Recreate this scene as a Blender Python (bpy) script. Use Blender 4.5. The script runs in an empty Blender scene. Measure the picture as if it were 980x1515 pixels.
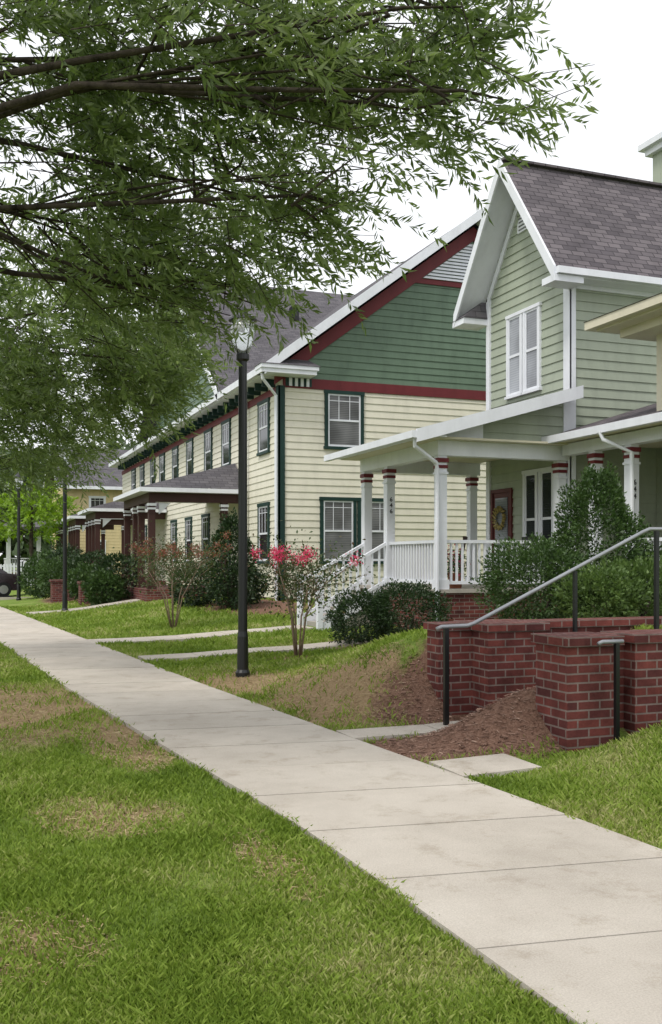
import bpy, math, random
import numpy as np
from mathutils import Vector, noise, Matrix
random.seed(7); rng=np.random.default_rng(7)
sc=bpy.context.scene
COL=sc.collection
# ------------------------------------------------------------ materials
def newmat(name):
    m=bpy.data.materials.new(name); m.use_nodes=True
    nt=m.node_tree; bs=nt.nodes['Principled BSDF']
    return m,nt,bs
def N(nt,t,**kw):
    n=nt.nodes.new(t)
    for k,v in kw.items(): setattr(n,k,v)
    return n
def ramp(nt,fac,stops):
    r=N(nt,'ShaderNodeValToRGB'); cr=r.color_ramp
    while len(cr.elements)<len(stops): cr.elements.new(.5)
    for e,(p,c) in zip(cr.elements,stops):
        e.position=p; e.color=c if len(c)==4 else (*c,1)
    nt.links.new(fac,r.inputs[0]); return r
def sc3(c,k): return (c[0]*k,c[1]*k,c[2]*k,1)
def paint(name,c,rough=.55,var=.12,scale=3,bump=.05,spec=.3,metal=0,streak=True):
    m,nt,bs=newmat(name)
    mp=N(nt,'ShaderNodeMapping'); mp.inputs['Scale'].default_value=(1,1,.35 if streak else 1)
    geo=N(nt,'ShaderNodeNewGeometry')
    nt.links.new(geo.outputs['Position'],mp.inputs[0])
    n1=N(nt,'ShaderNodeTexNoise'); n1.inputs['Scale'].default_value=scale; n1.inputs['Detail'].default_value=8; n1.inputs['Roughness'].default_value=.65
    nt.links.new(mp.outputs[0],n1.inputs[0])
    r=ramp(nt,n1.outputs[0],[(.3,sc3(c,1-var*1.6)),(.52,sc3(c,1)),(.75,sc3(c,1+var))])
    nt.links.new(r.outputs[0],bs.inputs['Base Color'])
    bs.inputs['Roughness'].default_value=rough; bs.inputs['Specular IOR Level'].default_value=spec; bs.inputs['Metallic'].default_value=metal
    if bump:
        n2=N(nt,'ShaderNodeTexNoise'); n2.inputs['Scale'].default_value=40; n2.inputs['Detail'].default_value=4
        nt.links.new(geo.outputs['Position'],n2.inputs[0])
        bp=N(nt,'ShaderNodeBump'); bp.inputs['Strength'].default_value=bump; bp.inputs['Distance'].default_value=.02
        nt.links.new(n2.outputs[0],bp.inputs['Height']); nt.links.new(bp.outputs[0],bs.inputs['Normal'])
    return m
M={}
M['cream']=paint('cream_siding',(.72,.69,.575,1),var=.06)
M['sage']=paint('sage_siding',(.345,.385,.305,1),var=.08)
M['green']=paint('green_siding',(.125,.185,.130,1),var=.14)
M['yellow']=paint('yellow_siding',(.62,.51,.29,1))
M['white']=paint('white_trim',(.74,.76,.81,1),var=.06)
M['dkgreen']=paint('dark_green_trim',(.014,.042,.036,1))
M['red']=paint('dark_red_trim',(.15,.025,.03,1))
M['redwood']=paint('redbrown_post',(.05,.02,.017,1))
M['ceil']=paint('porch_ceiling',(.62,.58,.45,1),var=.04)
M['black']=paint('black_metal',(.006,.007,.008,1),rough=.35,spec=.5)
M['steel']=paint('grey_rail_metal',(.30,.31,.33,1),rough=.4,metal=.5)
M['conc2']=paint('step_concrete',(.40,.37,.33,1),streak=False)
M['door']=paint('door_red',(.10,.022,.02,1))
M['bark']=paint('bark',(.055,.045,.036,1),scale=12,var=.5,bump=.6,rough=.9,spec=.1)
M['stem']=paint('myrtle_bark',(.28,.20,.15,1),scale=12,var=.3,rough=.8)
M['carpaint']=paint('dark_car_paint',(.02,.012,.015,1),rough=.15,spec=.6,bump=0)
M['tyre']=paint('tyre_rubber',(.012,.012,.012,1),rough=.9)
M['chrome']=paint('wheel_metal',(.5,.5,.5,1),rough=.3,metal=.9)
M['wreath']=paint('wreath',(.35,.28,.10,1),scale=30,var=.7)
M['digit']=paint('digit_black',(.03,.03,.032,1),bump=0)
M['terracotta']=paint('terracotta_pot',(.25,.09,.05,1))

def brickmat(name,c1,c2,mortar,bw,rh,ms,rough=.85,bump=.5,nscale=2.,var=.3):
    m,nt,bs=newmat(name)
    uv=N(nt,'ShaderNodeUVMap')
    b=N(nt,'ShaderNodeTexBrick'); b.offset=.5
    b.inputs['Color1'].default_value=c1; b.inputs['Color2'].default_value=c2; b.inputs['Mortar'].default_value=mortar
    b.inputs['Scale'].default_value=1; b.inputs['Mortar Size'].default_value=ms; b.inputs['Mortar Smooth'].default_value=.15
    b.inputs['Brick Width'].default_value=bw; b.inputs['Row Height'].default_value=rh; b.inputs['Bias'].default_value=-.1
    nt.links.new(uv.outputs[0],b.inputs['Vector'])
    geo=N(nt,'ShaderNodeNewGeometry')
    n=N(nt,'ShaderNodeTexNoise'); n.inputs['Scale'].default_value=nscale; n.inputs['Detail'].default_value=9; n.inputs['Roughness'].default_value=.7
    nt.links.new(geo.outputs['Position'],n.inputs[0])
    r=ramp(nt,n.outputs[0],[(.3,(1-var,)*3),(.7,(1+var,)*3)])
    mx=N(nt,'ShaderNodeMix',data_type='RGBA',blend_type='MULTIPLY'); mx.inputs[0].default_value=1
    nt.links.new(b.outputs['Color'],mx.inputs[6]); nt.links.new(r.outputs[0],mx.inputs[7])
    nt.links.new(mx.outputs[2],bs.inputs['Base Color'])
    bs.inputs['Roughness'].default_value=rough; bs.inputs['Specular IOR Level'].default_value=.15
    bp=N(nt,'ShaderNodeBump'); bp.inputs['Strength'].default_value=bump; bp.inputs['Distance'].default_value=.012
    inv=N(nt,'ShaderNodeMath',operation='SUBTRACT'); inv.inputs[0].default_value=1
    nt.links.new(b.outputs['Fac'],inv.inputs[1])
    n3=N(nt,'ShaderNodeTexNoise'); n3.inputs['Scale'].default_value=60; nt.links.new(geo.outputs['Position'],n3.inputs[0])
    ad=N(nt,'ShaderNodeMath',operation='MULTIPLY_ADD'); ad.inputs[1].default_value=.4
    nt.links.new(n3.outputs[0],ad.inputs[0]); nt.links.new(inv.outputs[0],ad.inputs[2])
    nt.links.new(ad.outputs[0],bp.inputs['Height']); nt.links.new(bp.outputs[0],bs.inputs['Normal'])
    return m
M['brick']=brickmat('red_brick',(.155,.045,.038,1),(.075,.026,.026,1),(.19,.145,.13,1),.215,.075,.008,nscale=5,var=.4)
M['shingle']=brickmat('roof_shingles',(.125,.118,.128,1),(.082,.078,.088,1),(.05,.047,.052,1),.30,.15,.007,nscale=1.3,bump=.6,var=.2)
M['shingle2']=brickmat('roof_shingles_brown',(.145,.128,.138,1),(.080,.071,.080,1),(.05,.045,.05,1),.30,.145,.010,nscale=1.3,bump=.7,var=.2)

def pane(name,base,stripe,rough=.05):
    m,nt,bs=newmat(name)
    geo=N(nt,'ShaderNodeNewGeometry'); sp=N(nt,'ShaderNodeSeparateXYZ'); nt.links.new(geo.outputs['Position'],sp.inputs[0])
    w=N(nt,'ShaderNodeMath',operation='SINE'); mu=N(nt,'ShaderNodeMath',operation='MULTIPLY'); mu.inputs[1].default_value=125
    nt.links.new(sp.outputs[2],mu.inputs[0]); nt.links.new(mu.outputs[0],w.inputs[0])
    n=N(nt,'ShaderNodeTexNoise'); n.inputs['Scale'].default_value=1.1; nt.links.new(geo.outputs['Position'],n.inputs[0])
    r=ramp(nt,w.outputs[0],[(.0,sc3(base,1-stripe)),(1,sc3(base,1+stripe))])
    r2=ramp(nt,n.outputs[0],[(.35,(.55,.55,.55)),(.65,(1.2,1.2,1.2))])
    mx=N(nt,'ShaderNodeMix',data_type='RGBA',blend_type='MULTIPLY'); mx.inputs[0].default_value=1
    nt.links.new(r.outputs[0],mx.inputs[6]); nt.links.new(r2.outputs[0],mx.inputs[7]); nt.links.new(mx.outputs[2],bs.inputs['Base Color'])
    bs.inputs['Roughness'].default_value=rough; bs.inputs['Specular IOR Level'].default_value=.6
    return m
M['pane_blind']=pane('window_pane_blinds',(.20,.20,.21,1),.25)
M['pane_dark']=pane('window_pane_dark',(.03,.033,.036,1),.1)
M['pane_white']=pane('window_pane_curtain',(.36,.38,.42,1),.12)
m,nt,bs=newmat('lantern_glass'); bs.inputs['Base Color'].default_value=(.75,.78,.8,1); bs.inputs['Roughness'].default_value=.1; bs.inputs['Transmission Weight'].default_value=.75; M['lglass']=m

def leafmat(name,cols,trans=.35,rough=.45,nscale=1.0,spec=.35,con=1.1):
    m,nt,bs=newmat(name)
    geo=N(nt,'ShaderNodeNewGeometry')
    n=N(nt,'ShaderNodeTexNoise'); n.inputs['Scale'].default_value=nscale; n.inputs['Detail'].default_value=4
    nt.links.new(geo.outputs['Position'],n.inputs[0])
    ad=N(nt,'ShaderNodeMath',operation='MULTIPLY_ADD'); ad.inputs[1].default_value=.55
    nt.links.new(geo.outputs['Random Per Island'],ad.inputs[0])
    sb=N(nt,'ShaderNodeMath',operation='MULTIPLY_ADD'); sb.inputs[1].default_value=con; sb.inputs[2].default_value=.23-con*.5
    nt.links.new(n.outputs[0],sb.inputs[0]); nt.links.new(sb.outputs[0],ad.inputs[2])
    k=len(cols); r=ramp(nt,ad.outputs[0],[(i/(k-1),c) for i,c in enumerate(cols)])
    nt.links.new(r.outputs[0],bs.inputs['Base Color'])
    bs.inputs['Roughness'].default_value=rough; bs.inputs['Specular IOR Level'].default_value=spec
    if trans>0:
        tr=N(nt,'ShaderNodeBsdfTranslucent'); hs=N(nt,'ShaderNodeHueSaturation'); hs.inputs['Value'].default_value=1.6; hs.inputs['Saturation'].default_value=1.1
        nt.links.new(r.outputs[0],hs.inputs['Color']); nt.links.new(hs.outputs[0],tr.inputs[0])
        mx=N(nt,'ShaderNodeMixShader'); mx.inputs[0].default_value=trans
        out=nt.nodes['Material Output']
        nt.links.new(bs.outputs[0],mx.inputs[1]); nt.links.new(tr.outputs[0],mx.inputs[2]); nt.links.new(mx.outputs[0],out.inputs[0])
    return m
M['oak']=leafmat('willow_oak_leaves',[(.05,.078,.022),(.10,.15,.04),(.165,.225,.07),(.25,.31,.13)],trans=.42,rough=.38,spec=.5)
M['boxleaf']=leafmat('boxwood_leaves',[(.022,.048,.012),(.045,.088,.022),(.09,.15,.04)],trans=.15,nscale=3)
M['darkleaf']=leafmat('evergreen_leaves',[(.012,.028,.010),(.025,.052,.016),(.05,.085,.028)],trans=.12,nscale=3)
M['lightleaf']=leafmat('azalea_leaves',[(.05,.09,.02),(.09,.15,.04),(.15,.22,.06)],trans=.25,nscale=3)
M['myrtle']=leafmat('myrtle_leaves',[(.03,.06,.02),(.06,.10,.03),(.14,.07,.04)],trans=.25,nscale=4)
M['pink']=leafmat('pink_blossom',[(.55,.03,.10),(.75,.07,.18),(.8,.2,.3)],trans=.25,nscale=4)
M['rust']=leafmat('faded_red_blossom',[(.16,.06,.04),(.24,.09,.06),(.10,.12,.03)],trans=.25,nscale=4)
M['brightleaf']=leafmat('bright_leaves',[(.10,.17,.02),(.18,.29,.03),(.28,.42,.06)],trans=.35,nscale=.6)
M['wood']=leafmat('far_wood_leaves',[(.05,.08,.04),(.08,.12,.05),(.12,.17,.08)],trans=0,nscale=.15)
M['blade']=leafmat('grass_blades',[(.10,.16,.022),(.165,.245,.035),(.245,.325,.06),(.42,.40,.19)],trans=.25,rough=.6,nscale=.9,spec=.2,con=1.7)
M['chip']=leafmat('mulch_chips',[(.12,.065,.045),(.24,.14,.10),(.40,.28,.21)],trans=0,rough=.9,nscale=3)
M['straw']=leafmat('dry_straw',[(.22,.16,.07),(.36,.28,.14),(.48,.40,.24)],trans=0,rough=.9,nscale=3)

# ground
m,nt,bs=newmat('lawn_ground'); M['ground']=m
geo=N(nt,'ShaderNodeNewGeometry')
def nz(s,d=6,r=.6):
    n=N(nt,'ShaderNodeTexNoise'); n.inputs['Scale'].default_value=s; n.inputs['Detail'].default_value=d; n.inputs['Roughness'].default_value=r
    nt.links.new(geo.outputs['Position'],n.inputs[0]); return n.outputs[0]
g=ramp(nt,nz(.9,8,.7),[(.32,(.115,.18,.03)),(.5,(.18,.26,.05)),(.68,(.29,.31,.11))])
fi=ramp(nt,nz(45,4,.8),[(.3,(.55,.55,.55)),(.7,(1.35,1.35,1.35))])
mg=N(nt,'ShaderNodeMix',data_type='RGBA',blend_type='MULTIPLY'); mg.inputs[0].default_value=1
nt.links.new(g.outputs[0],mg.inputs[6]); nt.links.new(fi.outputs[0],mg.inputs[7])
va=N(nt,'ShaderNodeVertexColor',layer_name='mask'); sp=N(nt,'ShaderNodeSeparateColor'); nt.links.new(va.outputs[0],sp.inputs[0])
dirt=ramp(nt,nz(30,6,.8),[(.3,(.20,.13,.07)),(.55,(.36,.26,.15)),(.75,(.46,.36,.23))])
mul=ramp(nt,nz(38,6,.85),[(.3,(.10,.05,.035)),(.52,(.24,.14,.10)),(.75,(.37,.26,.19))])
def masked(prev,col,chan):
    a=N(nt,'ShaderNodeMath',operation='MULTIPLY_ADD'); a.inputs[1].default_value=.7; a.inputs[2].default_value=-.35
    nt.links.new(nz(6,6,.7),a.inputs[0])
    b=N(nt,'ShaderNodeMath',operation='ADD'); nt.links.new(a.outputs[0],b.inputs[0]); nt.links.new(sp.outputs[chan],b.inputs[1])
    rr=ramp(nt,b.outputs[0],[(.38,(0,0,0)),(.58,(1,1,1))])
    mx=N(nt,'ShaderNodeMix',data_type='RGBA'); nt.links.new(rr.outputs[0],mx.inputs[0]); nt.links.new(prev,mx.inputs[6]); nt.links.new(col,mx.inputs[7]); return mx.outputs[2]
c=masked(mg.outputs[2],dirt.outputs[0],0); c=masked(c,mul.outputs[0],1)
nt.links.new(c,bs.inputs['Base Color']); bs.inputs['Roughness'].default_value=.95; bs.inputs['Specular IOR Level'].default_value=.1
bp=N(nt,'ShaderNodeBump'); bp.inputs['Strength'].default_value=.9; bp.inputs['Distance'].default_value=.03
nt.links.new(nz(35,5,.8),bp.inputs['Height']); nt.links.new(bp.outputs[0],bs.inputs['Normal'])
# concrete
m,nt,bs=newmat('sidewalk_concrete'); M['conc']=m
geo=N(nt,'ShaderNodeNewGeometry')
a=ramp(nt,nz(.8,9,.7),[(.3,(.385,.35,.30)),(.5,(.465,.425,.37)),(.7,(.53,.49,.43))])
b_=ramp(nt,nz(120,3,.8),[(.3,(.80,.80,.80)),(.7,(1.15,1.15,1.15))])
st=ramp(nt,nz(3.5,8,.75),[(.28,(.74,.71,.66)),(.47,(1,1,1))])
x1=N(nt,'ShaderNodeMix',data_type='RGBA',blend_type='MULTIPLY'); x1.inputs[0].default_value=1
nt.links.new(a.outputs[0],x1.inputs[6]); nt.links.new(b_.outputs[0],x1.inputs[7])
x2=N(nt,'ShaderNodeMix',data_type='RGBA',blend_type='MULTIPLY'); x2.inputs[0].default_value=1
nt.links.new(x1.outputs[2],x2.inputs[6]); nt.links.new(st.outputs[0],x2.inputs[7])
x3=N(nt,'ShaderNodeMix',data_type='RGBA',blend_type='MULTIPLY'); x3.inputs[0].default_value=1
ri=ramp(nt,geo.outputs['Random Per Island'],[(0,(.93,.93,.93)),(1,(1.05,1.04,1.03))])
nt.links.new(x2.outputs[2],x3.inputs[6]); nt.links.new(ri.outputs[0],x3.inputs[7])
nt.links.new(x3.outputs[2],bs.inputs['Base Color']); bs.inputs['Roughness'].default_value=.9; bs.inputs['Specular IOR Level'].default_value=.15
bp=N(nt,'ShaderNodeBump'); bp.inputs['Strength'].default_value=.3; bp.inputs['Distance'].default_value=.006
nt.links.new(nz(90,5,.8),bp.inputs['Height']); nt.links.new(bp.outputs[0],bs.inputs['Normal'])
M['asphalt']=paint('asphalt',(.055,.055,.057,1),rough=.9,scale=2,streak=False)

# ------------------------------------------------------------ builders
WL={}
def thing(name,loc,label,cat,group=None):
    o=bpy.data.objects.new(name,None); o.location=loc; o.empty_display_size=.3; COL.objects.link(o)
    o['label']=label; o['category']=cat
    if group: o['group']=group
    WL[o.name]=Vector(loc); return o
def uvbox(me):
    nv=len(me.vertices); co=np.empty(nv*3); me.vertices.foreach_get('co',co); co=co.reshape(-1,3)
    uvl=me.uv_layers.new(name='UVMap')
    for p in me.polygons:
        n=p.normal
        if abs(n.z)>.995: ua=Vector((1,0,0)); va=Vector((0,1,0))
        else:
            ua=Vector((0,0,1)).cross(n).normalized(); va=n.cross(ua)
        for li in p.loop_indices:
            v=Vector(co[me.loops[li].vertex_index]); uvl.data[li].uv=(v.dot(ua),v.dot(va))
class B:
    def __init__(s): s.v=[]; s.f=[]
    def face(s,pts):
        i=len(s.v); s.v+= [tuple(p) for p in pts]; s.f.append(list(range(i,i+len(pts))))
    def hexa(s,a,b):
        i=len(s.v); n=len(a); s.v+=[tuple(p) for p in a]+[tuple(p) for p in b]
        s.f.append([i+k for k in range(n)]); s.f.append([i+n+k for k in range(n)][::-1])
        for k in range(n):
            k2=(k+1)%n; s.f.append([i+k2,i+k,i+n+k,i+n+k2])
    def box(s,x0,x1,y0,y1,z0,z1):
        s.hexa([(x0,y0,z1),(x1,y0,z1),(x1,y1,z1),(x0,y1,z1)],[(x0,y0,z0),(x1,y0,z0),(x1,y1,z0),(x0,y1,z0)])
    def slab(s,pts,t):
        s.hexa(pts,[(p[0],p[1],p[2]-t) for p in pts])
    def beam(s,p0,p1,w,h):
        p0=Vector(p0);p1=Vector(p1);d=(p1-p0).normalized()
        r=d.cross(Vector((0,0,1)))
        r=Vector((1,0,0)) if r.length<.01 else r.normalized()
        u=r.cross(d)
        q=lambda c:[c+r*w/2+u*h/2,c-r*w/2+u*h/2,c-r*w/2-u*h/2,c+r*w/2-u*h/2]
        s.hexa(q(p0),q(p1))
    def tube(s,pts,rs,n=8,cap=True):
        pts=[Vector(p) for p in pts]; base=len(s.v)
        if not hasattr(rs,'__len__'): rs=[rs]*len(pts)
        ref=None
        for i,p in enumerate(pts):
            d=(pts[min(i+1,len(pts)-1)]-pts[max(i-1,0)]).normalized()
            if ref is None: ref=Vector((1,0,0)) if abs(d.x)<.8 else Vector((0,1,0))
            a=(ref-d*ref.dot(d)).normalized(); ref=a; b=d.cross(a)
            for k in range(n):
                t=2*math.pi*k/n; s.v.append(tuple(p+(a*math.cos(t)+b*math.sin(t))*rs[i]))
        for i in range(len(pts)-1):
            for k in range(n):
                k2=(k+1)%n; s.f.append([base+i*n+k,base+i*n+k2,base+(i+1)*n+k2,base+(i+1)*n+k])
        if cap:
            s.f.append([base+k for k in range(n)][::-1]); s.f.append([base+(len(pts)-1)*n+k for k in range(n)])
    def done(s,name,parent,mat,smooth=False,label=None,uv=True):
        me=bpy.data.meshes.new(name)
        co=np.array(s.v,dtype=float); mn=co.min(0); mx=co.max(0); o0=(mn+mx)/2; o0[2]=mn[2]
        me.from_pydata([tuple(c) for c in co],[],s.f); me.update()
        if uv: uvbox(me)
        if smooth: me.polygons.foreach_set('use_smooth',[True]*len(me.polygons))
        me.transform(Matrix.Translation(-Vector(o0)))
        ob=bpy.data.objects.new(name,me); COL.objects.link(ob); me.materials.append(M[mat])
        WL[ob.name]=Vector(o0)
        if parent: ob.parent=parent; ob.location=Vector(o0)-WL[parent.name]
        else: ob.location=Vector(o0)
        if label: ob['label']=label
        return ob
def bigmesh(name,parent,verts,faces,mat,k=4,at=None):
    me=bpy.data.meshes.new(name); nv=len(verts); nf=len(faces)
    at=np.array(at if at is not None else (0,0,0),dtype=float)
    me.vertices.add(nv); me.vertices.foreach_set('co',(verts-at).astype(np.float32).ravel())
    me.loops.add(nf*k); me.loops.foreach_set('vertex_index',faces.astype(np.int32).ravel())
    me.polygons.add(nf); me.polygons.foreach_set('loop_start',np.arange(nf,dtype=np.int32)*k)
    me.update(calc_edges=True); me.materials.append(M[mat])
    ob=bpy.data.objects.new(name,me); COL.objects.link(ob)
    WL[ob.name]=Vector(at)
    if parent: ob.parent=parent; ob.location=Vector(at)-WL[parent.name]
    else: ob.location=at
    return ob
def structure(o): o['kind']='structure'; return o
def leafquads(P,D,L,W,curl=.12):
    n=len(P); D=D/np.linalg.norm(D,axis=1,keepdims=True)
    R=rng.normal(size=(n,3)); S=np.cross(D,R); S/=np.linalg.norm(S,axis=1,keepdims=True)
    L=L[:,None]; W=W[:,None]; Nn=np.cross(D,S)
    v=np.empty((n,4,3)); v[:,0]=P; v[:,1]=P+D*L*.45+S*W/2+Nn*L*curl*.5; v[:,2]=P+D*L-Nn*L*curl*.3; v[:,3]=P+D*L*.45-S*W/2+Nn*L*curl*.5
    return v.reshape(-1,3),np.arange(n*4).reshape(-1,4)

# ------------------------------------------------------------ terrain
def S(t): t=np.clip(t,0,1); return t*t*(3-2*t)
YK=[-40,2.84,4.41,5.7,8.5,12.5,22,36,42]
XL=[2.0,1.97,1.93,1.88,1.6,1.25,.6,-.35,-.8]
XR=[3.75,3.65,3.57,3.47,3.22,2.88,2.25,1.3,.9]
xl=lambda y:np.interp(y,YK,XL); xr=lambda y:np.interp(y,YK,XR)
def H(x,y):
    x=np.asarray(x,float); y=np.asarray(y,float)
    s=x-xr(y)
    amp=.2+.3*S((y-21)/5)
    base=amp*S((s-.3)/5.0)*S((y-10)/4)
    wl=S((y-8.78)/.18); ww=S((y-8.3)/1.3)
    cut=np.where(x>4.5,wl,ww); cut=np.maximum(cut,S((x-6.3)/.5))
    T=.85*S((x-3.2)/1.7)*S((14.0-y)/4.8)*cut
    md=.46*S((x-3.35)/1.5)*np.exp(-((y-7.45)/.45)**2)*(1-S((x-6.3)/.5))
    nl=.34*S((s-.15)/2.2)*S((6.75-y)/.5)*(1-S((x-6.3)/.5))
    left=.04*S((xl(y)-x)/3)
    bumps=.012*(np.sin(2.3*x+1.1*y)+np.sin(-1.7*x+2.9*y+1))*S((np.maximum(s,xl(y)-x)-.1)/.6)*(np.abs(y)<40)
    return np.maximum(base,T)+md+nl+left+bumps
def MASK(x,y):
    x=np.asarray(x,float); y=np.asarray(y,float)
    e=lambda cx,cy,rx,ry:np.clip(1.15-np.sqrt(((x-cx)/rx)**2+((y-cy)/ry)**2)*.75,0,1)
    d=np.maximum.reduce([e(.6,11.0,1.1,2.4),e(1.38,9.0,.42,1.7),e(3.6,12.3,.9,1.8),e(3.65,9.7,.85,1.4)*.97,e(.9,6.2,.6,.8)*.74,e(.2,4.2,.55,.55)*.7,e(1.55,5.0,.3,1.2)*.6,e(4.9,14.6,.5,.5)*.8,e(-.2,15.5,.7,1.5)*.8])
    mu=np.maximum.reduce([e(4.15,7.45,1.55,.80),e(4.5,8.75,.85,.6)*.9,e(8.0,10.6,3.6,2.2)*(x>5.6),e(7.2,15.7,1.5,1.0),e(7.3,25,1.6,2.5),e(5.0,33,1.6,3.0),e(4.2,37.5,1.5,4)])
    return d,mu
def axis(segs):
    out=[]
    for a,b,st in segs: out+=list(np.arange(a,b-1e-6,st))
    out.append(segs[-1][1]); return np.array(out)
gx=axis([(-600,-60,60),(-60,-4,4),(-4,-1,.5),(-1,8,.11),(8,14,.5),(14,60,4),(60,600,60)])
gy=axis([(-100,0,10),(0,3,.5),(3,14,.11),(14,30,.4),(30,60,2),(60,120,6),(120,900,60)])
GX,GY=np.meshgrid(gx,gy,indexing='ij'); GZ=H(GX,GY)
on=(GX>xl(GY)+.05)&(GX<xr(GY)-.05)&(GY<41); GZ=np.where(on,GZ-.03,GZ)
V=np.stack([GX,GY,GZ],-1).reshape(-1,3); nx,ny=len(gx),len(gy)
I=np.arange(nx*ny).reshape(nx,ny)
F=np.stack([I[:-1,:-1],I[1:,:-1],I[1:,1:],I[:-1,1:]],-1).reshape(-1,4)
g=bigmesh('ground',None,V,F,'ground'); structure(g)
g.data.polygons.foreach_set('use_smooth',[True]*len(g.data.polygons))
ca=g.data.color_attributes.new('mask','FLOAT_COLOR','POINT')
d_,m_=MASK(V[:,0],V[:,1]); cc=np.zeros((len(V),4)); cc[:,0]=d_; cc[:,1]=m_; cc[:,3]=1
ca.data.foreach_set('color',cc.ravel().astype(np.float32))

b=B(); ys=[3.48-.93*10]
while ys[-1]<41: ys.append(ys[-1]+.93)
SK=.22
for i in range(len(ys)-1):
    a0=ys[i]+.007; a1=ys[i+1]-.007; z=.032+.003*random.random()
    b.slab([(xl(a0),a0,z),(xr(a0-SK),a0-SK,z),(xr(a1-SK),a1-SK,z),(xl(a1),a1,z)],.12)
structure(b.done('sidewalk',None,'conc'))
b=B(); 
for i in range(len(ys)-1):
    a0=ys[i]; a1=ys[i+1]; b.slab([(xl(a0)+.02,a0,.024),(xr(a0-SK)-.02,a0-SK,.024),(xr(a1-SK)-.02,a1-SK,.024),(xl(a1)+.02,a1,.024)],.01)
structure(b.done('sidewalk_joint_filler',None,'asphalt'))
def path(name,x0,x1,y0f,y1f,off=.03,step=.9):
    b=B(); x=x0
    while x<x1-.05:
        xe=min(x+step,x1)
        P=[]
        for (a,c) in ((x+.005,0),(xe-.005,0),(xe-.005,1),(x+.005,1)):
            yy=(y0f,y1f)[c]; P.append((a,yy,float(H(a,(y0f+y1f)/2))+off))
        b.slab(P,.12); x=xe
    structure(b.done(name,None,'conc'))
path('path',3.25,4.9,8.0,8.42,.036)
path('path',3.42,4.1,6.3,6.85,.036)
path('path',2.75,7.2,15.5,16.2,.036)
path('path',2.35,6.85,18.95,19.95,.036)
path('path',1.9,6.2,30.2,31.2,.036)
b=B(); b.slab([(-80,42,.045),(3.2,42,.045),(3.2,49,.045),(-80,49,.045)],.1); structure(b.done('road',None,'asphalt'))
b=B(); b.slab([(-13,-60,.045),(-5.5,-60,.045),(-5.5,41.9,.045),(-13,41.9,.045)],.1); structure(b.done('road',None,'asphalt'))
b=B(); b.box(-5.5,-5.3,-60,41.9,-.1,.13); b.box(-5.3,3.2,41.85,42,-.1,.12); structure(b.done('kerb',None,'conc'))

# ------------------------------------------------------------ building helpers
class W:
    def __init__(s,ax,P): s.ax=ax; s.P=P
    def m(s,u,o,z): return (u,s.P-o,z) if s.ax=='y' else (s.P-o,u,z)
    def box(s,b,u0,u1,o0,o1,z0,z1):
        b.hexa([s.m(u0,o0,z1),s.m(u1,o0,z1),s.m(u1,o1,z1),s.m(u0,o1,z1)],[s.m(u0,o0,z0),s.m(u1,o0,z0),s.m(u1,o1,z0),s.m(u0,o1,z0)])
    def prism(s,b,poly,o0,o1):
        b.hexa([s.m(u,o1,z) for u,z in poly],[s.m(u,o0,z) for u,z in poly])
    def siding(s,b,z0,z1,span,c=.2,t=.024):
        z=z0
        while z<z1-.01:
            zt=min(z+c,z1); a0,b0=span(z+1e-4); a1,b1=span(zt-1e-4)
            if b0-a0<.02: break
            if b1<a1: a1=b1=(a0+b0)/2
            b.face([s.m(a0,t,z),s.m(b0,t,z),s.m(b1,.002,zt),s.m(a1,.002,zt)])
            b.face([s.m(a0,0,z),s.m(b0,0,z),s.m(b0,t,z),s.m(a0,t,z)])
            z=zt
def window(parent,w,u0,u1,z0,z1,trim='dkgreen',pm='pane_blind',tw=.1,grid=2,label=None):
    b=B(); 
    w.box(b,u0,u0+tw,.0,.065,z0,z1); w.box(b,u1-tw,u1,.0,.065,z0,z1)
    w.box(b,u0-.02,u1+.02,.0,.075,z1,z1+tw); w.box(b,u0-.03,u1+.03,.0,.09,z0-tw*.8,z0)
    o=b.done('window',parent,trim,label=label)
    a0,a1=u0+tw,u1-tw; zm=(z0+z1)/2; b=B(); k=.045
    w.box(b,a0,a0+k,.01,.052,z0,z1); w.box(b,a1-k,a1,.01,.052,z0,z1)
    w.box(b,a0+k,a1-k,.01,.05,z1-k,z1); w.box(b,a0+k,a1-k,.01,.05,z0,z0+k*1.3); w.box(b,a0+k,a1-k,.01,.056,zm-k*.6,zm+k*.6)
    for i in range(1,grid+1):
        uu=a0+(a1-a0)*i/(grid+1); w.box(b,uu-.009,uu+.009,.036,.047,zm+k*.6,z1-k)
    if grid: w.box(b,a0+k,a1-k,.036,.046,z1-k-.16,z1-k-.142)
    b.done('frame',o,'white')
    b=B(); w.box(b,a0+k,a1-k,.025,.035,z0+k*1.3,z1-k); b.done('pane',o,pm)
    return o
def railing(parent,p0,p1,zf0,zf1,h=.9,name='railing',sp=.12):
    b=B(); p0=Vector((*p0,0)); p1=Vector((*p1,0)); d=p1-p0; n=max(2,int(d.length/sp))
    a=p0+Vector((0,0,zf0)); c=p1+Vector((0,0,zf1)); U=Vector((0,0,1))
    b.beam(a+U*h,c+U*h,.09,.06); b.beam(a+U*.12,c+U*.12,.06,.06)
    for i in range(1,n):
        q=a.lerp(c,i/n); b.box(q.x-.019,q.x+.019,q.y-.019,q.y+.019,q.z+.13,q.z+h-.02)
    return b.done(name,parent,'white')
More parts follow.
